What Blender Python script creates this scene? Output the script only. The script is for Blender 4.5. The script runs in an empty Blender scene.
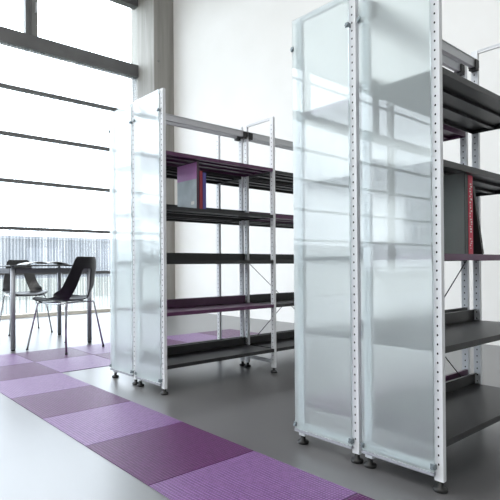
import bpy, bmesh, math, random
from mathutils import Vector, Matrix
random.seed(4)
C = bpy.context.scene.collection
SC = bpy.context.scene

# ------------------------------------------------------------------ camera
F_PX, ROLL, PITCH, YAW, CX, CY, CAM_H = 499.042291, -0.006834, 0.006105, -0.893753, 204.590459, 262.695942, 0.751883
cam = bpy.data.cameras.new('camera')
cam.sensor_width = 36.0
cam.lens = F_PX / 500 * 36.0
cam.shift_x = (250 - CX) / 500
cam.shift_y = (CY - 250) / 500
cam.clip_start = 0.05
cam.clip_end = 300
co = bpy.data.objects.new('camera', cam)
C.objects.link(co)
r = Vector((math.cos(YAW), -math.sin(YAW), 0))
fh = Vector((math.sin(YAW), math.cos(YAW), 0))
fwd = fh * math.cos(PITCH) + Vector((0, 0, math.sin(PITCH)))
up = -fh * math.sin(PITCH) + Vector((0, 0, math.cos(PITCH)))
R_ = r * math.cos(ROLL) + up * math.sin(ROLL)
U_ = up * math.cos(ROLL) - r * math.sin(ROLL)
m = Matrix((R_, U_, -fwd)).transposed().to_4x4()
m.translation = (0, 0, CAM_H)
co.matrix_world = m
SC.camera = co

# ------------------------------------------------------------------ light
world = bpy.data.worlds.new('sky')
SC.world = world
world.use_nodes = True
bg = world.node_tree.nodes['Background']
bg.inputs[0].default_value = (0.89, 0.95, 1.0, 1)
bg.inputs[1].default_value = 8.9

XW = -7.51          # plane of the window wall
YB = 4.97          # back wall
YF = -14.0         # wall behind the camera
XR = 7.0           # right hand side of the hall
ZC = 6.6           # ceiling


def area(name, loc, rot, sx, sy, power, col=(1, 1, 1), portal=False):
    l = bpy.data.lights.new(name, 'AREA')
    l.shape = 'RECTANGLE'
    l.size, l.size_y = sx, sy
    l.energy = power
    l.color = col
    if portal:
        l.cycles.is_portal = True
    o = bpy.data.objects.new(name, l)
    o.location = loc
    o.rotation_euler = rot
    C.objects.link(o)
    return o


# daylight arriving through the window wall (portal only guides the sky light)
area('window_daylight', (XW - 0.12, (4.5 + YF) / 2, 3.25), (0, math.radians(-90), 0), 6.4, 4.5 - YF, 1, portal=True)
# added fill light just under the hall ceiling, no actual roof opening there
area('ceiling_fill', (-2.2, -2.6, ZC - 0.05), (0, 0, 0), 8, 8, 690, (1, 0.985, 0.96))

SC.view_settings.view_transform = 'Standard'
SC.view_settings.look = 'None'
SC.view_settings.exposure = 0.0
SC.view_settings.gamma = 1.0
SC.view_settings.use_curve_mapping = False


# ------------------------------------------------------------------ helpers
def s2l(c):
    return tuple(((x / 255) / 12.92 if x / 255 <= 0.04045 else (((x / 255) + 0.055) / 1.055) ** 2.4) for x in c) + (1,)


def mat(name, rgb, rough=0.5, metal=0.0, **kw):
    mt = bpy.data.materials.new(name)
    mt.use_nodes = True
    b = mt.node_tree.nodes['Principled BSDF']
    b.inputs['Base Color'].default_value = s2l(rgb)
    b.inputs['Roughness'].default_value = rough
    b.inputs['Metallic'].default_value = metal
    for k, v in kw.items():
        b.inputs[k].default_value = v
    return mt


def noisy(mt, rgb1, rgb2, scale=8.0, detail=4.0, stretch=(1, 1, 1), rlo=None, rhi=None, bump=0.0, lo=0.3, hi=0.7):
    nt = mt.node_tree
    b = nt.nodes['Principled BSDF']
    tc = nt.nodes.new('ShaderNodeTexCoord')
    mp = nt.nodes.new('ShaderNodeMapping')
    mp.inputs['Scale'].default_value = stretch
    n = nt.nodes.new('ShaderNodeTexNoise')
    n.inputs['Scale'].default_value = scale
    n.inputs['Detail'].default_value = detail
    cr = nt.nodes.new('ShaderNodeValToRGB')
    cr.color_ramp.elements[0].position = lo
    cr.color_ramp.elements[1].position = hi
    cr.color_ramp.elements[0].color = s2l(rgb1)
    cr.color_ramp.elements[1].color = s2l(rgb2)
    nt.links.new(tc.outputs['Object'], mp.inputs[0])
    nt.links.new(mp.outputs[0], n.inputs['Vector'])
    nt.links.new(n.outputs[0], cr.inputs[0])
    nt.links.new(cr.outputs[0], b.inputs['Base Color'])
    if rlo is not None:
        mr = nt.nodes.new('ShaderNodeMapRange')
        mr.inputs['From Min'].default_value = lo
        mr.inputs['From Max'].default_value = hi
        mr.inputs['To Min'].default_value = rlo
        mr.inputs['To Max'].default_value = rhi
        nt.links.new(n.outputs[0], mr.inputs['Value'])
        nt.links.new(mr.outputs[0], b.inputs['Roughness'])
    if bump:
        bp = nt.nodes.new('ShaderNodeBump')
        bp.inputs['Strength'].default_value = bump
        bp.inputs['Distance'].default_value = 0.01
        nt.links.new(n.outputs[0], bp.inputs['Height'])
        nt.links.new(bp.outputs[0], b.inputs['Normal'])
    return mt


def box(bm, x0, x1, y0, y1, z0, z1, mi=0):
    v = [bm.verts.new(p) for p in
         ((x0, y0, z0), (x1, y0, z0), (x1, y1, z0), (x0, y1, z0), (x0, y0, z1), (x1, y0, z1), (x1, y1, z1), (x0, y1, z1))]
    for f in ((0, 3, 2, 1), (4, 5, 6, 7), (0, 1, 5, 4), (1, 2, 6, 5), (2, 3, 7, 6), (3, 0, 4, 7)):
        fc = bm.faces.new([v[i] for i in f])
        fc.material_index = mi


def tube(bm, pts, rad, seg=10, cap=True):
    pts = [Vector(p) for p in pts]
    rings = []
    prev = None
    for i, p in enumerate(pts):
        if i == 0:
            t = (pts[1] - p)
        elif i == len(pts) - 1:
            t = p - pts[i - 1]
        else:
            t = (pts[i + 1] - p).normalized() + (p - pts[i - 1]).normalized()
        t.normalize()
        if prev is None:
            a = Vector((0, 0, 1)) if abs(t.z) < 0.9 else Vector((1, 0, 0))
            n = t.cross(a).normalized()
        else:
            n = (prev - t * prev.dot(t)).normalized()
        prev = n
        b = t.cross(n)
        rr = rad[i] if isinstance(rad, (list, tuple)) else rad
        rings.append([bm.verts.new(p + (n * math.cos(2 * math.pi * k / seg) + b * math.sin(2 * math.pi * k / seg)) * rr)
                      for k in range(seg)])
    for i in range(len(rings) - 1):
        for k in range(seg):
            f = bm.faces.new((rings[i][k], rings[i][(k + 1) % seg], rings[i + 1][(k + 1) % seg], rings[i + 1][k]))
            f.smooth = True
    if cap:
        bm.faces.new(rings[0][::-1])
        bm.faces.new(rings[-1])


def obj(name, bm, mats, parent=None, bevel=0.0, seg=2):
    bmesh.ops.recalc_face_normals(bm, faces=bm.faces)
    me = bpy.data.meshes.new(name)
    bm.to_mesh(me)
    bm.free()
    if not isinstance(mats, (list, tuple)):
        mats = [mats]
    for mm in mats:
        me.materials.append(mm)
    o = bpy.data.objects.new(name, me)
    C.objects.link(o)
    if parent:
        o.parent = parent
    if bevel:
        bv = o.modifiers.new('bevel', 'BEVEL')
        bv.width = bevel
        bv.segments = seg
        bv.limit_method = 'ANGLE'
    return o


def tag(o, label=None, cat=None, group=None, kind=None):
    if label:
        o['label'] = label
    if cat:
        o['category'] = cat
    if group:
        o['group'] = group
    if kind:
        o['kind'] = kind
    return o


def empty(name, loc=(0, 0, 0), rz=0.0):
    o = bpy.data.objects.new(name, None)
    o.empty_display_size = 0.1
    o.location = loc
    o.rotation_euler = (0, 0, rz)
    C.objects.link(o)
    return o


def bx(name, x0, x1, y0, y1, z0, z1, mt, parent=None, bevel=0.0):
    bm = bmesh.new()
    box(bm, x0, x1, y0, y1, z0, z1)
    return obj(name, bm, mt, parent, bevel)


# ------------------------------------------------------------------ materials
M = {}
M['plaster'] = noisy(mat('white_plaster', (240, 239, 236), 0.8), (229, 228, 225), (235, 234, 232), 1.2, 3)
M['ceiling'] = mat('white_ceiling', (235, 235, 232), 0.9)
M['concrete_col'] = noisy(mat('column_concrete', (160, 157, 150), 0.75), (136, 134, 129), (156, 154, 149), 2.2, 5,
                          (6, 6, 0.35), bump=0.15)
M['floor'] = noisy(mat('polished_concrete', (128, 128, 128), 0.3), (84, 84, 86), (96, 96, 97), 0.9, 5,
                   rlo=0.31, rhi=0.34)
M['floor'].node_tree.nodes['Principled BSDF'].inputs['IOR'].default_value = 2.4
M['white_steel'] = mat('white_painted_steel', (222, 224, 227), 0.35)
M['hole'] = mat('slot_shadow', (22, 22, 24), 0.8)
M['alu'] = mat('grey_rail', (188, 190, 193), 0.4, 0.0)
M['black_shelf'] = noisy(mat('black_shelf_steel', (38, 39, 42), 0.42), (21, 22, 24), (27, 28, 30), 30, 2)
M['purple_shelf'] = noisy(mat('purple_shelf_steel', (70, 36, 66), 0.4), (78, 34, 72), (86, 40, 80), 30, 2)
M['black_plastic'] = mat('black_plastic', (13, 13, 14), 0.5)
M['clip_metal'] = mat('clip_metal', (128, 138, 142), 0.35, 0.5)
M['brace'] = mat('dark_brace_wire', (34, 35, 37), 0.5, 0.0)
M['window_bar'] = noisy(mat('window_bar_grey', (92, 92, 92), 0.5), (86, 86, 87), (98, 98, 98), 3, 3)
M['sill'] = mat('pale_sill', (222, 217, 206), 0.6)
M['sash'] = mat('window_sash_steel', (128, 128, 126), 0.4, 0.3)
M['chair_shell'] = noisy(mat('chair_shell_black', (26, 26, 28), 0.4), (24, 24, 26), (32, 32, 34), 60, 2, bump=0.05)
M['chrome'] = mat('chrome', (190, 192, 196), 0.15, 1.0)
M['table_leg'] = mat('table_leg_grey', (150, 153, 160), 0.35, 0.2)
M['table_top'] = mat('table_top_dark', (58, 58, 60), 0.25)
M['paper'] = mat('magazine_paper', (150, 150, 148), 0.4)
M['mag_cover'] = mat('magazine_cover', (40, 40, 42), 0.35)


def frosted():
    """satin glass: blurred transmission behind a smooth, mirror-like front face"""
    mt = bpy.data.materials.new('frosted_glass')
    mt.use_nodes = True
    nt = mt.node_tree
    b = nt.nodes['Principled BSDF']
    b.inputs['Base Color'].default_value = (0.88, 0.952, 0.957, 1)
    b.inputs['Roughness'].default_value = 0.40
    b.inputs['IOR'].default_value = 1.25
    b.inputs['Specular IOR Level'].default_value = 0.2
    b.inputs['Transmission Weight'].default_value = 0.84
    gl = nt.nodes.new('ShaderNodeBsdfGlossy')
    gl.inputs['Roughness'].default_value = 0.0
    fr = nt.nodes.new('ShaderNodeFresnel')
    fr.inputs['IOR'].default_value = 1.6
    ge = nt.nodes.new('ShaderNodeNewGeometry')
    inv = nt.nodes.new('ShaderNodeMath')
    inv.operation = 'SUBTRACT'
    inv.inputs[0].default_value = 1.0
    mul = nt.nodes.new('ShaderNodeMath')
    mul.operation = 'MULTIPLY'
    mx = nt.nodes.new('ShaderNodeMixShader')
    nt.links.new(ge.outputs['Backfacing'], inv.inputs[1])
    nt.links.new(inv.outputs[0], mul.inputs[0])
    nt.links.new(fr.outputs[0], mul.inputs[1])
    nt.links.new(mul.outputs[0], mx.inputs[0])
    nt.links.new(b.outputs[0], mx.inputs[1])
    nt.links.new(gl.outputs[0], mx.inputs[2])
    nt.links.new(mx.outputs[0], nt.nodes['Material Output'].inputs[0])
    return mt


M['frosted'] = frosted()
M['glass_edge'] = mat('glass_edge_green', (150, 186, 184), 0.2, 0, **{'Transmission Weight': 0.5})


def polycarb():
    mt = bpy.data.materials.new('ribbed_polycarbonate')
    mt.use_nodes = True
    nt = mt.node_tree
    nt.nodes.clear()
    out = nt.nodes.new('ShaderNodeOutputMaterial')
    tr = nt.nodes.new('ShaderNodeBsdfTransparent')
    tr.inputs[0].default_value = (0.93, 0.97, 1, 1)
    tl = nt.nodes.new('ShaderNodeBsdfTranslucent')
    tl.inputs[0].default_value = (0.86, 0.9, 0.93, 1)
    gl = nt.nodes.new('ShaderNodeBsdfGlossy')
    gl.inputs['Roughness'].default_value = 0.1
    tc = nt.nodes.new('ShaderNodeTexCoord')
    wv = nt.nodes.new('ShaderNodeTexWave')
    wv.bands_direction = 'Y'
    wv.inputs['Scale'].default_value = 6.5
    wv.inputs['Distortion'].default_value = 0.0
    ns = nt.nodes.new('ShaderNodeTexNoise')
    mp = nt.nodes.new('ShaderNodeMapping')
    mp.inputs['Scale'].default_value = (1, 6, 0.15)
    ns.inputs['Scale'].default_value = 2.5
    ns.inputs['Detail'].default_value = 2.5
    nt.links.new(tc.outputs['Object'], wv.inputs[0])
    nt.links.new(tc.outputs['Object'], mp.inputs[0])
    nt.links.new(mp.outputs[0], ns.inputs['Vector'])
    a = nt.nodes.new('ShaderNodeMath')
    a.operation = 'MULTIPLY_ADD'
    a.inputs[1].default_value = 0.07
    a.inputs[2].default_value = 0.0
    nt.links.new(wv.outputs['Fac'], a.inputs[0])
    b = nt.nodes.new('ShaderNodeMath')
    b.operation = 'MULTIPLY_ADD'
    b.inputs[1].default_value = 0.12
    nt.links.new(ns.outputs[0], b.inputs[0])
    nt.links.new(a.outputs[0], b.inputs[2])
    n2 = nt.nodes.new('ShaderNodeTexNoise')
    n2.inputs['Scale'].default_value = 3.0
    n2.inputs['Detail'].default_value = 5.0
    mp2 = nt.nodes.new('ShaderNodeMapping')
    mp2.inputs['Scale'].default_value = (1, 7, 0.25)
    nt.links.new(tc.outputs['Object'], mp2.inputs[0])
    nt.links.new(mp2.outputs[0], n2.inputs['Vector'])
    sm = nt.nodes.new('ShaderNodeMath')
    sm.operation = 'MULTIPLY_ADD'
    sm.inputs[1].default_value = 0.20
    nt.links.new(wv.outputs['Fac'], sm.inputs[0])
    nt.links.new(n2.outputs[0], sm.inputs[2])
    tr_ = nt.nodes.new('ShaderNodeValToRGB')
    tr_.color_ramp.elements[0].position = 0.38
    tr_.color_ramp.elements[1].position = 0.80
    tr_.color_ramp.elements[0].color = (0.58, 0.61, 0.65, 1)
    tr_.color_ramp.elements[1].color = (1, 1, 1, 1)
    nt.links.new(sm.outputs[0], tr_.inputs[0])
    nt.links.new(tr_.outputs[0], tr.inputs[0])
    mx = nt.nodes.new('ShaderNodeMixShader')
    nt.links.new(b.outputs[0], mx.inputs[0])
    nt.links.new(tr.outputs[0], mx.inputs[1])
    nt.links.new(tl.outputs[0], mx.inputs[2])
    mx2 = nt.nodes.new('ShaderNodeMixShader')
    mx2.inputs[0].default_value = 0.05
    nt.links.new(mx.outputs[0], mx2.inputs[1])
    nt.links.new(gl.outputs[0], mx2.inputs[2])
    nt.links.new(mx2.outputs[0], out.inputs[0])
    return mt


def clear_pane():
    mt = bpy.data.materials.new('clear_window_glass')
    mt.use_nodes = True
    nt = mt.node_tree
    nt.nodes.clear()
    out = nt.nodes.new('ShaderNodeOutputMaterial')
    tr = nt.nodes.new('ShaderNodeBsdfTransparent')
    tr.inputs[0].default_value = (0.95, 0.97, 0.98, 1)
    gl = nt.nodes.new('ShaderNodeBsdfGlossy')
    gl.inputs['Roughness'].default_value = 0.02
    mx = nt.nodes.new('ShaderNodeMixShader')
    mx.inputs[0].default_value = 0.06
    nt.links.new(tr.outputs[0], mx.inputs[1])
    nt.links.new(gl.outputs[0], mx.inputs[2])
    nt.links.new(mx.outputs[0], out.inputs[0])
    return mt


M['polycarb'] = polycarb()
M['clear'] = clear_pane()


def carpet(name, c1, c2):
    mt = bpy.data.materials.new(name)
    mt.use_nodes = True
    nt = mt.node_tree
    b = nt.nodes['Principled BSDF']
    b.inputs['Roughness'].default_value = 0.38
    b.inputs['IOR'].default_value = 1.5
    tc = nt.nodes.new('ShaderNodeTexCoord')
    w = nt.nodes.new('ShaderNodeTexWave')
    w.bands_direction = 'Y'
    w.inputs['Scale'].default_value = 22
    w.inputs['Distortion'].default_value = 1.5
    w.inputs['Detail'].default_value = 2
    w.inputs['Detail Scale'].default_value = 6
    w2 = nt.nodes.new('ShaderNodeTexWave')
    w2.bands_direction = 'X'
    w2.inputs['Scale'].default_value = 30
    w2.inputs['Distortion'].default_value = 1.5
    n = nt.nodes.new('ShaderNodeTexNoise')
    n.inputs['Scale'].default_value = 38
    n.inputs['Detail'].default_value = 6
    for q in (w, w2, n):
        nt.links.new(tc.outputs['Object'], q.inputs[0])
    mul = nt.nodes.new('ShaderNodeMath')
    mul.operation = 'MULTIPLY'
    nt.links.new(w.outputs['Fac'], mul.inputs[0])
    nt.links.new(w2.outputs['Fac'], mul.inputs[1])
    av = nt.nodes.new('ShaderNodeMath')
    av.operation = 'MULTIPLY_ADD'
    av.inputs[1].default_value = 0.7
    nt.links.new(n.outputs[0], av.inputs[0])
    nt.links.new(mul.outputs[0], av.inputs[2])
    cr = nt.nodes.new('ShaderNodeValToRGB')
    cr.color_ramp.elements[0].position = 0.2
    cr.color_ramp.elements[1].position = 0.85
    cr.color_ramp.elements[0].color = s2l(c1)
    cr.color_ramp.elements[1].color = s2l(c2)
    nt.links.new(av.outputs[0], cr.inputs[0])
    nt.links.new(cr.outputs[0], b.inputs['Base Color'])
    bp = nt.nodes.new('ShaderNodeBump')
    bp.inputs['Strength'].default_value = 0.5
    bp.inputs['Distance'].default_value = 0.003
    nt.links.new(mul.outputs[0], bp.inputs['Height'])
    nt.links.new(bp.outputs[0], b.inputs['Normal'])
    return mt


M['tile_light'] = carpet('lilac_carpet', (78, 48, 92), (130, 94, 146))
M['tile_dark'] = carpet('plum_carpet', (48, 14, 50), (96, 46, 98))
M['tile_dark'].node_tree.nodes['Principled BSDF'].inputs['Specular IOR Level'].default_value = 0.3

# ------------------------------------------------------------------ structure
def st(o):
    o['kind'] = 'structure'
    return o


# room shell
st(bx('floor', XW - 0.3, XR, YF, YB + 0.2, -0.2, 0.0, M['floor']))
st(bx('wall_back', -6.994, XR, YB, YB + 0.2, 0.0, ZC, M['plaster']))
st(bx('wall_front', XW - 0.3, XR, YF - 0.2, YF, 0.0, ZC, M['plaster']))
st(bx('wall_right', XR, XR + 0.2, YF, YB + 0.2, 0.0, ZC, M['plaster']))
st(bx('ceiling', XW - 0.3, XR, YF, YB + 0.2, ZC, ZC + 0.2, M['ceiling']))


def concrete_column(name, y0, y1, x0=-7.75, x1=-6.994):
    bm = bmesh.new()
    box(bm, x0, x1, y0, y1, 0, ZC)
    o = obj(name, bm, M['concrete_col'], bevel=0.008)
    return st(o)


colm = concrete_column('trim_1', 4.568, 5.17)
bm = bmesh.new()
tube(bm, [(-6.995, 4.66, 4.20), (-6.986, 4.66, 4.20)], 0.022, 12)
obj('anchor_cap', bm, M['sash'], colm)
bm = bmesh.new()
box(bm, -7.255, -7.249, 4.5665, 4.568, 0.0, ZC)
obj('formwork_joint', bm, M['sash'], colm)
concrete_column('trim_2', -9.48, -9.30, -7.55, -7.42).data.materials[0] = M['plaster']

# window wall: polycarbonate panes between slim bars up to the beam, clear panes above
bars = [0.658, 1.325, 2.027, 2.716, 3.408]
segs = [(4.568, -9.30), (-9.48, YF)]
wn = 1
for (ya, yb_) in segs:
    low = bmesh.new()
    for z in bars:
        box(low, XW - 0.06, XW + 0.03, yb_, ya, z - 0.022, z + 0.022)
    w = obj('window_%d' % wn, low, M['window_bar'])
    st(w)
    wn += 1
    zs = [0.05] + bars + [4.052]
    for i in range(len(zs) - 1):
        bm = bmesh.new()
        box(bm, XW - 0.03, XW - 0.014, yb_, ya, zs[i] + (0.022 if i else 0), zs[i + 1] - (0.022 if i < 5 else 0))
        obj('pane', bm, M['polycarb'], w)
    bm = bmesh.new()
    box(bm, XW - 0.08, XW + 0.03, yb_, ya, 0.0, 0.05)
    obj('sill', bm, M['sill'], w)
    # upper storey
    upb = bmesh.new()
    box(upb, XW - 0.12, XW + 0.02, yb_, ya, 5.292, 5.51)
    w2 = obj('window_%d' % wn, upb, M['window_bar'])
    st(w2)
    wn += 1
    bm = bmesh.new()
    box(bm, XW - 0.12, XW + 0.02, yb_, ya, 4.052, 4.262)
    obj('beam', bm, M['window_bar'], w2)
    muls = [y for y in (2.705, -0.3, -3.1, -5.9, -8.75, -12.0) if yb_ < y < ya]
    for y in muls:
        bm = bmesh.new()
        box(bm, XW - 0.08, XW + 0.02, y - 0.10, y - 0.03, 4.262, 5.292)
        box(bm, XW - 0.08, XW + 0.045, y - 0.03, y - 0.015, 4.262, 5.292)
        obj('mullion', bm, M['window_bar'], w2)
        bm = bmesh.new()
        box(bm, XW - 0.06, XW + 0.01, y - 0.015, y + 0.09, 4.262, 5.292)
        obj('window_sash', bm, M['sash'], w2)
        bm = bmesh.new()
        tube(bm, [(XW + 0.02, y + 0.05, 4.62), (XW + 0.06, y + 0.05, 4.62), (XW + 0.065, y + 0.05, 4.75)], 0.012, 8)
        obj('window_handle', bm, M['alu'], w2)
    bm = bmesh.new()
    box(bm, XW - 0.03, XW - 0.02, yb_, ya, 4.262, 5.292)
    obj('pane', bm, M['clear'], w2)

st(bx('wall_left', XW - 0.2, XW, YF, 4.568, 5.511, ZC, M['plaster']))

tiebar = bmesh.new()
tube(tiebar, [(XW + 0.12, -5.0, 4.93), (XW + 0.12, YF, 4.93)], 0.03, 10)
st(obj('trim_3', tiebar, M['alu']))

# outside
M['yard'] = noisy(mat('yard_paving', (90, 92, 84), 0.9), (78, 82, 70), (98, 98, 88), 1.5, 4)
M['far_wall'] = noisy(mat('far_hall_cladding', (78, 84, 98), 0.7), (30, 35, 46), (66, 68, 76), 0.5, 4, (1, 1, 0.5))
M['far_win'] = mat('far_hall_glazing', (74, 76, 84), 0.6)
M['fence'] = noisy(mat('yard_fence', (150, 150, 130), 0.8), (84, 88, 72), (108, 108, 96), 1.2, 4, (1, 3, 0.4))
st(bx('ground', -70, XW - 0.32, -60, 40, -0.35, -0.15, M['yard']))
b = empty('industrial_hall', (-26, 4, -0.15))
tag(b, 'long low blue-grey hall seen hazily through the ribbed window wall', 'building')
bm = bmesh.new()
box(bm, -6, 0, -40, 34, 0, 2.35)
obj('wall', bm, M['far_wall'], b)
bm = bmesh.new()
box(bm, -6.2, 0.15, -40.2, 34.2, 2.35, 2.5)
obj('roof', bm, M['far_win'], b)
y = -36
while y < 32:
    bm = bmesh.new()
    box(bm, 0.0, 0.04, y, y + 1.9, 0.9, 1.9)
    obj('window', bm, M['far_win'], b)
    y += 4.1
bm = bmesh.new()
box(bm, -14.3, -14.0, -24, 20, -0.15, 0.42)
yw = obj('yard_wall', bm, M['fence'])
tag(yw, 'low pale green-grey yard wall seen blurred behind the lowest window panes', 'wall')

# ------------------------------------------------------------------ carpet tiles
TX, TY = 0.4860, 0.5027
CX0, CY0 = -2.9133, 0.9175


def tile(x0, x1, y0, y1, dark, label):
    bm = bmesh.new()
    g = 0.0012
    hx, hy = (x1 - x0) / 2 - g, (y1 - y0) / 2 - g
    box(bm, -hx, hx, -hy, hy, 0, 0.003)
    o = obj('carpet_tile', bm, M['tile_dark' if dark else 'tile_light'], bevel=0.001, seg=1)
    o.location = ((x0 + x1) / 2, (y0 + y1) / 2, 0.0)
    tag(o, label, 'carpet tile', 'woven purple carpet tiles on the concrete floor')
    return o


names = {4: 'plum carpet tile of the single runner cut by the bottom edge of the photo',
         3: 'nearest large lilac carpet tile in the single runner, at the bottom of the photo',
         2: 'largest full plum carpet tile, before the nearest lilac one in the single runner',
         1: 'lilac carpet tile in the single runner, nearest the feet of the middle shelving',
         0: 'farther of the full plum carpet tiles in the single runner',
         -1: 'pale lilac carpet tile of the single runner touching the double band'}
for k in range(-1, 5):
    tile(CX0 + k * TX, CX0 + (k + 1) * TX, CY0, CY0 + TY, k % 2 == 0, names[k])
RX = [-3.3993, -3.909, -4.4187]
where = {0: 'cut by the left photo edge', 1: 'at the feet of the near chair', 2: 'just left of the middle shelving glass',
         3: 'mostly behind the middle shelving glass', 4: 'seen through the middle shelving, left of the last',
         5: 'last and farthest'}
for row in range(2):
    for j in range(0, 6):
        dark = (j + row) % 2 == 0
        lab = '%s tile, %s row of double band, %s' % (
            'plum' if dark else 'lilac', 'near' if row == 0 else 'far', where[j])
        tile(RX[row + 1], RX[row], CY0 + j * TY, CY0 + (j + 1) * TY, dark, lab)

# ------------------------------------------------------------------ shelving
H = 1.79
DEP = 0.64
LEN = 0.927
PW, PD = 0.030, 0.020      # post width (x) and depth (y)


def post_bm(x0, y0):
    bm = bmesh.new()
    box(bm, x0, x0 + PW, y0, y0 + PD, 0.034, H)
    cx = x0 + PW / 2
    z = 0.09
    while z < H - 0.03:
        for (yy, s) in ((y0 - 0.0004, -1), (y0 + PD + 0.0004, 1)):
            vs = [bm.verts.new((cx + 0.0030 * math.cos(a), yy, z + 0.0042 * math.sin(a)))
                  for a in [i * math.pi / 4 for i in range(8)]]
            f = bm.faces.new(vs if s < 0 else vs[::-1])
            f.material_index = 1
        z += 0.0305
    return bm


def fix_post(name, bm, mats, parent):
    me = bpy.data.meshes.new(name)
    bm.to_mesh(me)
    bm.free()
    for mm in mats:
        me.materials.append(mm)
    o = bpy.data.objects.new(name, me)
    C.objects.link(o)
    o.parent = parent
    return o


def half_frame(root, x0, x1, y0):
    """two posts, head and foot bars; x0 < x1"""
    bm = bmesh.new()
    box(bm, x0, x1, y0 + 0.002, y0 + PD - 0.002, H, H + 0.004)
    box(bm, x0 + PW, x1 - PW, y0 + 0.004, y0 + PD - 0.004, H - 0.012, H)
    f = obj('upright_frame', bm, M['white_steel'], root)
    bm = bmesh.new()
    box(bm, x0 + PW, x1 - PW, y0 + 0.004, y0 + PD - 0.004, 0.065, 0.09)
    obj('bottom_bar', bm, M['white_steel'], f)
    for xp in (x0, x1 - PW):
        fix_post('post', post_bm(xp, y0), [M['white_steel'], M['hole']], f)
        bm = bmesh.new()
        cx, cy = xp + PW / 2, y0 + PD / 2
        tube(bm, [(cx, cy, 0.0), (cx, cy, 0.003), (cx, cy, 0.009), (cx, cy, 0.013), (cx, cy, 0.016), (cx, cy, 0.034)],
             [0.022, 0.0235, 0.0235, 0.021, 0.010, 0.009], 20)
        obj('foot', bm, M['black_plastic'], f)
    return f


def shelf(root, x0, x1, y0, y1, z, mt, front=+1, label=None):
    """z = top surface. front=+1: open edge at x1, upstand at x0"""
    bm = bmesh.new()
    xf, xb = (x1, x0) if front > 0 else (x0, x1)
    s = 1 if front > 0 else -1

    def b2(xa, xc, ya, yc, za, zc):
        box(bm, min(xa, xc), max(xa, xc), ya, yc, za, zc)
    b2(x0, x1, y0, y1, z - 0.003, z)
    b2(xf - s * 0.003, xf, y0, y1, z - 0.022, z - 0.003)          # front lip
    b2(xf - s * 0.018, xf - s * 0.003, y0, y1, z - 0.022, z - 0.019)  # return of the lip
    b2(xb, xb + s * 0.003, y0, y1, z - 0.018, z + 0.052)          # upstand
    b2(xb + s * 0.003, xb + s * 0.013, y0, y1, z + 0.049, z + 0.052)
    for t in (0.36, 0.68):
        xm = xf - s * abs(x1 - x0) * t
        b2(xm - 0.011, xm + 0.011, y0 + 0.004, y1 - 0.004, z - 0.014, z - 0.003)
    b2(xf - s * 0.003, xb + s * 0.003, y0, y0 + 0.003, z - 0.020, z - 0.003)
    b2(xf - s * 0.003, xb + s * 0.003, y1 - 0.003, y1, z - 0.020, z - 0.003)
    o = obj('shelf', bm, mt, root)
    if label:
        o['label'] = label
    return o


def glass(root, x0, x1, y, zc):
    bm = bmesh.new()
    box(bm, x0, x1, y, y + 0.008, 0.062, H + 0.0)
    g = obj('glass_panel', bm, M['frosted'], root, bevel=0.0012, seg=1)
    g['label'] = 'frosted glass end panel'
    for xx, s in ((x0, 1), (x1, -1)):
        for zz in (zc, 0.082):
            bm = bmesh.new()
            box(bm, xx - 0.004 if s > 0 else xx - 0.010, xx + 0.010 if s > 0 else xx + 0.004, y - 0.004, y - 0.0005, zz - 0.009, zz + 0.009)
            box(bm, xx - 0.004 if s > 0 else xx, xx if s > 0 else xx + 0.004, y - 0.0005, y + 0.0130, zz - 0.009, zz + 0.007)
            tube(bm, [(xx + s * 0.003, y - 0.009, zz - 0.003), (xx + s * 0.003, y - 0.004, zz - 0.003)], 0.0055, 10)
            obj('clip', bm, M['clip_metal'], g)
    # seat bar the pane stands on
    bm = bmesh.new()
    box(bm, x0, x1, y - 0.003, y + 0.012, 0.052, 0.0615)
    obj('bottom_channel', bm, mat('channel_grey', (150, 152, 160), 0.6), g)
    return g


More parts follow.
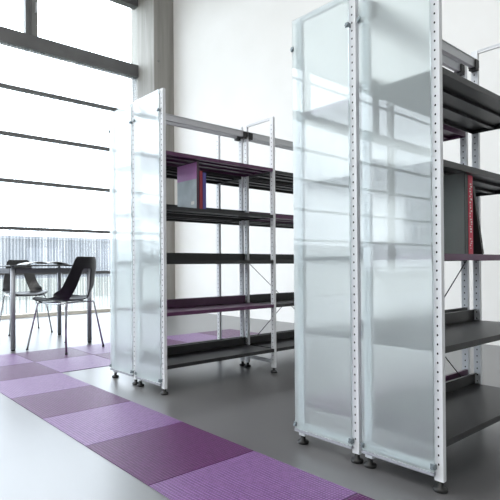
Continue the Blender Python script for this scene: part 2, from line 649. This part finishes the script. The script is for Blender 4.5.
def unit(label, x1, y0, bays, plan, braces, dep=DEP):
    root = empty('shelving_unit', (0, 0, 0))
    tag(root, label, 'shelving unit')
    x0 = x1 - dep
    cx = x1 - dep / 2
    nin = cx + 0.013            # near half inner face
    fin = cx - 0.013            # far half inner face
    for k in range(bays + 1):
        y = y0 + k * LEN
        half_frame(root, nin, x1, y)
        half_frame(root, x0, fin, y)
    for (bay, side, z, col) in plan:
        ya, yb2 = y0 + bay * LEN + PD + 0.0015, y0 + (bay + 1) * LEN - 0.0015
        mt = M[col + '_shelf']
        lab = 'plum purple shelf board' if col == 'purple' else None
        if side == 'near':
            shelf(root, nin + 0.002, x1 - 0.001, ya, yb2, z, mt, +1, lab)
        else:
            shelf(root, x0 + 0.001, fin - 0.002, ya, yb2, z, mt, -1, lab)
    # top rails
    for s in (1, -1):
        bm = bmesh.new()
        xr = cx + s * 0.034
        box(bm, xr - 0.009, xr + 0.009, y0 + PD + 0.002, y0 + bays * LEN - 0.002, 1.703, 1.742)
        box(bm, xr - 0.012, xr + 0.012, y0 + PD + 0.002, y0 + bays * LEN - 0.002, 1.742, 1.745)
        rl = obj('top_rail', bm, M['alu'], root)
        for k in range(bays + 1):
            for e in ((-1, 1) if 0 < k < bays else ((1,) if k == 0 else (-1,))):
                yy = y0 + k * LEN + (PD + 0.002 if e > 0 else -0.002)
                bm = bmesh.new()
                ya, yb2 = sorted((yy, yy + e * 0.035))
                box(bm, xr - 0.016, xr + 0.016, ya, yb2, 1.690, 1.7025)
                box(bm, xr + 0.0125, xr + 0.018, ya, yb2, 1.7025, 1.738)
                box(bm, xr - 0.018, xr - 0.0125, ya, yb2, 1.7025, 1.738)
                obj('clamp', bm, M['black_plastic'], rl)
    for k in braces:
        ya, yb2 = y0 + k * LEN + PD, y0 + (k + 1) * LEN
        bm = bmesh.new()
        tube(bm, [(cx - 0.003, ya - 0.01, 0.12), (cx - 0.003, yb2 + 0.01, 0.80)], 0.0026, 8)
        tube(bm, [(cx + 0.003, ya - 0.01, 0.80), (cx + 0.003, yb2 + 0.01, 0.12)], 0.0026, 8)
        tube(bm, [(cx - 0.008, (ya + yb2) / 2, 0.46), (cx + 0.008, (ya + yb2) / 2, 0.46)], 0.012, 12)
        obj('cross_brace', bm, M['brace'], root)
    yg = y0 - 0.0135
    glass(root, x0 - 0.010, fin - PW + 0.006, yg, 1.668)
    glass(root, nin - 0.004, x1 - PW + 0.005, yg, 1.668)
    return root


LV = [0.168, 0.478, 0.787, 1.100, 1.408]
planA = []
for i, z in enumerate(LV):
    planA.append((0, 'near', z + (0, 0, 0, 0.005, 0.022)[i], 'purple' if i in (1, 4) else 'black'))
    planA.append((0, 'far', z + (0, 0, 0, 0.005, 0.012)[i], 'purple' if i in (1,) else 'black'))
    planA.append((1, 'near', z + (0, 0, 0, 0.005, 0.012)[i], 'purple' if i == 3 else 'black'))
    planA.append((1, 'far', z + (0, 0, 0, 0.005, 0.012)[i], 'black'))
unit('double-sided white shelving in the middle, with frosted glass end panels and three books', -2.416, 1.636, 2, planA, [1], 0.618)
planB = []
for i, z in enumerate(LV):
    planB.append((0, 'near', z, 'purple' if i == 2 else 'black'))
planB += [(0, 'far', 0.178, 'purple'), (0, 'far', 0.485, 'black'), (0, 'far', 0.787, 'black'), (0, 'far', 1.100, 'black'),
          (0, 'far', 1.40, 'purple')]
unit('tall double-sided white shelving at the right front, with two large frosted glass end panels', -0.791, 1.634, 1, planB, [0], 0.612)

# ------------------------------------------------------------------ books
M['silver'] = noisy(mat('silver_cover', (142, 152, 158), 0.35), (178, 186, 192), (140, 147, 153), 9, 3, (1, 1, 1))
M['lilac_cover'] = mat('lilac_cover', (182, 122, 180), 0.4)
M['plum_spine'] = mat('dark_plum_spine', (62, 36, 56), 0.4)
M['red'] = mat('dark_red_cover', (140, 32, 48), 0.4)
M['blue'] = mat('violet_blue_cover', (72, 66, 140), 0.4)
M['pages'] = mat('book_pages', (210, 206, 196), 0.8)
M['file_grey'] = noisy(mat('grey_file_board', (92, 95, 94), 0.55), (112, 115, 113), (120, 123, 121), 4, 3)
M['file_dark'] = mat('dark_file_spine', (48, 50, 50), 0.5)
M['pink'] = mat('red_pink_cover', (206, 48, 78), 0.45)
M['pale'] = mat('pale_print', (226, 222, 214), 0.5)
M['black_cover'] = mat('black_cover', (44, 46, 45), 0.5)


def book(name, x0, x1, y0, y1, z0, z1, cover, label, group=None):
    """spine towards +x; cover boards on both y faces"""
    root = empty(name, (x1, (y0 + y1) / 2, z0))
    tag(root, label, 'book', group)
    w, t, h = x1 - x0, y1 - y0, z1 - z0
    bm = bmesh.new()
    box(bm, -w, 0, -t / 2, -t / 2 + 0.002, 0, h)
    box(bm, -w, 0, t / 2 - 0.002, t / 2, 0, h)
    box(bm, -0.002, 0, -t / 2 + 0.002, t / 2 - 0.002, 0, h)
    obj('cover', bm, cover, root)
    bm = bmesh.new()
    box(bm, -w + 0.004, -0.002, -t / 2 + 0.002, t / 2 - 0.002, 0.002, h - 0.003)
    obj('page_block', bm, M['pages'], root)
    return root


zA = 1.1062
b1 = book('book', -2.635, -2.430, 1.896, 1.915, zA, 1.400, M['plum_spine'],
          'tall book with silver and lilac cover, first beside the glass of the middle shelving')
bm = bmesh.new()
box(bm, -0.204, -0.001, -0.0112, -0.0102, 0.0, 0.185)
pn = obj('silver_cover_field', bm, M['silver'], b1)
pn['label'] = 'silver grey lower part of the cover'
bm = bmesh.new()
box(bm, -0.204, -0.001, -0.0112, -0.0102, 0.185, 0.288)
pn = obj('lilac_cover_field', bm, M['lilac_cover'], b1)
pn['label'] = 'lilac upper part of the cover'
bm = bmesh.new()
for (xa, xb3) in ((-0.055, -0.047), (-0.044, -0.036), (-0.033, -0.025)):
    box(bm, xa, xb3, -0.0120, -0.0113, 0.028, 0.048)
obj('cover_mark', bm, M['pale'], b1)
book('book', -2.61, -2.431, 1.919, 1.942, zA, 1.343, M['red'], 'thin dark red book between the lilac book and the blue one')
book('book', -2.61, -2.433, 1.946, 1.972, zA, 1.335, M['blue'], 'violet-blue book, right-hand one of three on the middle shelving')

zB = 0.788
rf = empty('file_box', (-0.812, 1.866, zB))
tag(rf, 'large grey file box on the purple shelf, against the near glass panel', 'file box')
bm = bmesh.new()
box(bm, -0.235, 0, -0.012, 0.012, 0, 0.292)
obj('case', bm, M['file_grey'], rf, bevel=0.001)
bm = bmesh.new()
box(bm, 0.0, 0.002, -0.0125, 0.0125, 0, 0.292)
o_ = obj('spine', bm, M['file_dark'], rf)
bm = bmesh.new()
for i, zz in enumerate((0.245, 0.232, 0.222, 0.212)):
    box(bm, -0.175 + 0.004 * i, -0.075 - 0.012 * (i % 2), -0.0130, -0.0124, zz, zz + 0.002)
obj('title_lines', bm, M['pale'], rf)
rb = book('book', -1.02, -0.812, 1.888, 1.922, zB, 1.076, M['pink'], 'bright red-pink book with pale spine print on the purple shelf')
bm = bmesh.new()
z = 0.02
i = 0
while z < 0.255:
    hh = random.choice((0.003, 0.005, 0.007))
    ya = random.choice((-0.010, -0.006, -0.002))
    if not (0.060 < z < 0.075):
        box(bm, 0.0002, 0.0010, ya, ya + random.choice((0.006, 0.010)), z, z + hh)
    z += hh + random.choice((0.004, 0.006))
obj('spine_print', bm, M['pale'], rb)
lb = book('book', -0.985, -0.785, -0.008, 0.008, 0, 0.262, M['black_cover'],
          'dark charcoal book leaning on the red-pink book on the purple shelf')
lb.location = (-0.814, 2.012, zB + 0.001)
lb.rotation_euler = (math.radians(17.0), 0, 0)
bm = bmesh.new()
box(bm, 0.0002, 0.001, -0.005, 0.005, 0.02, 0.045)
obj('spine_label', bm, M['file_grey'], lb)

# ------------------------------------------------------------------ table
tb = empty('table', (-4.955, 1.84, 0))
tag(tb, 'square dark-topped table with grey metal legs by the window wall', 'table')
bm = bmesh.new()
box(bm, -0.42, 0.42, -0.41, 0.42, 0.757, 0.769)
obj('tabletop', bm, M['table_top'], tb, bevel=0.003)
bm = bmesh.new()
for (xa, xb3, ya, yb3) in ((-0.35, 0.35, -0.395, -0.37), (-0.35, 0.35, 0.37, 0.395), (-0.395, -0.37, -0.35, 0.35), (0.37, 0.395, -0.35, 0.35)):
    box(bm, xa, xb3, ya, yb3, 0.695, 0.738)
obj('apron', bm, mat('apron_dark_grey', (92, 94, 100), 0.45, 0.1), tb)
for sx in (1, -1):
    for sy in (1, -1):
        bm = bmesh.new()
        cx, cy = sx * 0.372, sy * 0.372
        tube(bm, [(cx, cy, 0.012), (cx, cy, 0.742)], 0.022, 16)
        tube(bm, [(cx, cy, 0.742), (cx, cy, 0.757)], 0.012, 12)
        lg = obj('leg', bm, M['table_leg'], tb)
        bm = bmesh.new()
        tube(bm, [(cx, cy, 0.0), (cx, cy, 0.012)], 0.019, 16)
        obj('foot', bm, M['black_plastic'], lg)
# open magazine
mg = empty('magazine', (-4.86, 1.85, 0.770))
tag(mg, 'open magazine lying face up on the dark table top', 'magazine')
for s in (-1, 1):
    bm = bmesh.new()
    n = 12
    prev = None
    for i in range(n + 1):
        t = i / n
        yy = s * (0.004 + 0.205 * t)
        zz = 0.003 + 0.036 * math.sin(math.pi * (0.06 + 0.92 * t)) ** 0.6 * (1 - 0.5 * t)
        a = [bm.verts.new((-0.14, yy, zz)), bm.verts.new((0.14, yy, zz)), bm.verts.new((0.14, yy, max(0.0015, zz - 0.006))),
             bm.verts.new((-0.14, yy, max(0.0015, zz - 0.006)))]
        if prev:
            for q in range(4):
                f = bm.faces.new((prev[q], prev[(q + 1) % 4], a[(q + 1) % 4], a[q]))
                f.smooth = False
        else:
            bm.faces.new(a)
        prev = a
    bm.faces.new(prev[::-1])
    obj('page', bm, M['paper'], mg)
bm = bmesh.new()
box(bm, -0.145, 0.145, -0.215, 0.215, 0.0, 0.0014)
obj('cover', bm, M['mag_cover'], mg)

# ------------------------------------------------------------------ chairs (local: facing +x, origin on the floor)
def chair(loc, rz, label):
    root = empty('chair', loc, rz)
    tag(root, label, 'chair')
    # profile of the shell from the front edge of the seat to the top of the back: (x, z, half width)
    prof = [(0.235, 0.425, 0.185), (0.215, 0.443, 0.200), (0.16, 0.450, 0.215), (0.08, 0.446, 0.225), (0.0, 0.440, 0.230),
            (-0.08, 0.438, 0.230), (-0.14, 0.445, 0.228), (-0.180, 0.470, 0.222), (-0.202, 0.515, 0.212), (-0.218, 0.565, 0.200),
            (-0.232, 0.62, 0.186), (-0.246, 0.675, 0.172), (-0.260, 0.73, 0.158), (-0.273, 0.78, 0.145), (-0.283, 0.82, 0.130),
            (-0.287, 0.838, 0.110)]
    nc = 21
    # refine the profile
    fine = []
    for k in range(len(prof) - 1):
        a, b_ = prof[k], prof[k + 1]
        fine.append(a)
        if k >= 6:
            fine.append(tuple((a[q] + b_[q]) / 2 for q in range(3)))
    fine.append(prof[-1])
    bm = bmesh.new()
    grid = []
    for (px, pz, hw) in fine:
        back = min(1.0, max(0.0, (-0.12 - px) / 0.09)) if px < -0.12 else 0.0
        t = min(1.0, max(0.0, (pz - 0.46) / 0.27))
        if px > -0.15:
            t = 0.0
        h = 0.50 - 0.22 * t                       # half width of the opening, share of the row
        row = []
        for i in range(nc):
            q = -1 + 2 * i / (nc - 1)
            aq = abs(q)
            u = aq / 0.5 * h if aq <= 0.5 else h + (aq - 0.5) / 0.5 * (1 - h)
            u = math.copysign(u, q)
            lift = 0.030 * abs(u) ** 3 * (1 - back)
            hip = 0.06 * math.exp(-((pz - 0.475) / 0.05) ** 2) * abs(u) ** 3 if px < -0.05 else 0
            fw = 0.085 * (1 - 0.5 * t) * abs(u) ** 2.0 * back + hip
            row.append(bm.verts.new((px + fw, u * hw, pz + lift + hip * 0.4)))
        grid.append((row, px, pz))
    for k in range(len(grid) - 1):
        zm = (grid[k][2] + grid[k + 1][2]) / 2
        for i in range(nc - 1):
            qm = abs(-1 + 2 * (i + 0.5) / (nc - 1))
            if qm < 0.5 and grid[k][1] < -0.15 and 0.44 < zm < 0.735:
                continue
            f = bm.faces.new((grid[k][0][i], grid[k][0][i + 1], grid[k + 1][0][i + 1], grid[k + 1][0][i]))
            f.smooth = True
    for v in [v for v in bm.verts if not v.link_faces]:
        bm.verts.remove(v)
    sh = obj('shell', bm, M['chair_shell'], root)
    so = sh.modifiers.new('thick', 'SOLIDIFY')
    so.thickness = 0.010
    so.offset = 0
    sb = sh.modifiers.new('smooth', 'SUBSURF')
    sb.levels = sb.render_levels = 2
    # steel under-frame and legs
    bm = bmesh.new()
    for s in (-1, 1):
        tube(bm, [(0.17, s * 0.165, 0.428), (0.05, s * 0.175, 0.424), (-0.10, s * 0.175, 0.424), (-0.17, s * 0.17, 0.428)], 0.0085, 8)
    tube(bm, [(0.10, -0.172, 0.424), (0.10, 0.172, 0.424)], 0.0075, 8)
    tube(bm, [(-0.10, -0.175, 0.424), (-0.10, 0.175, 0.424)], 0.0075, 8)
    obj('seat_frame', bm, M['chrome'], root)
    for sx, x_t, x_b in ((1, 0.165, 0.245), (-1, -0.165, -0.235)):
        for s in (-1, 1):
            bm = bmesh.new()
            p0 = Vector((x_t - sx * 0.02, s * 0.165, 0.427))
            p1 = Vector((x_t + sx * 0.006, s * 0.182, 0.415))
            p2 = Vector((x_b, s * 0.235, 0.010))
            tube(bm, [p0, (p0 + p1) / 2 + Vector((sx * 0.004, s * 0.004, 0.004)), p1, p1.lerp(p2, 0.08), p2], 0.0085, 10)
            lg = obj('leg', bm, M['chrome'], root)
            bm = bmesh.new()
            tube(bm, [(x_b, s * 0.235, 0.0), (x_b, s * 0.235, 0.012)], 0.011, 10)
            obj('glide', bm, M['black_plastic'], lg)
    return root


chair((-4.366, 1.877, 0.003), math.atan2(-0.37, -0.93), 'black shell chair nearest the camera, with its back to the carpet')
chair((-5.816, 1.995, 0.0), math.atan2(-0.05, 1.0), 'black shell chair behind the table, nearest the windows')
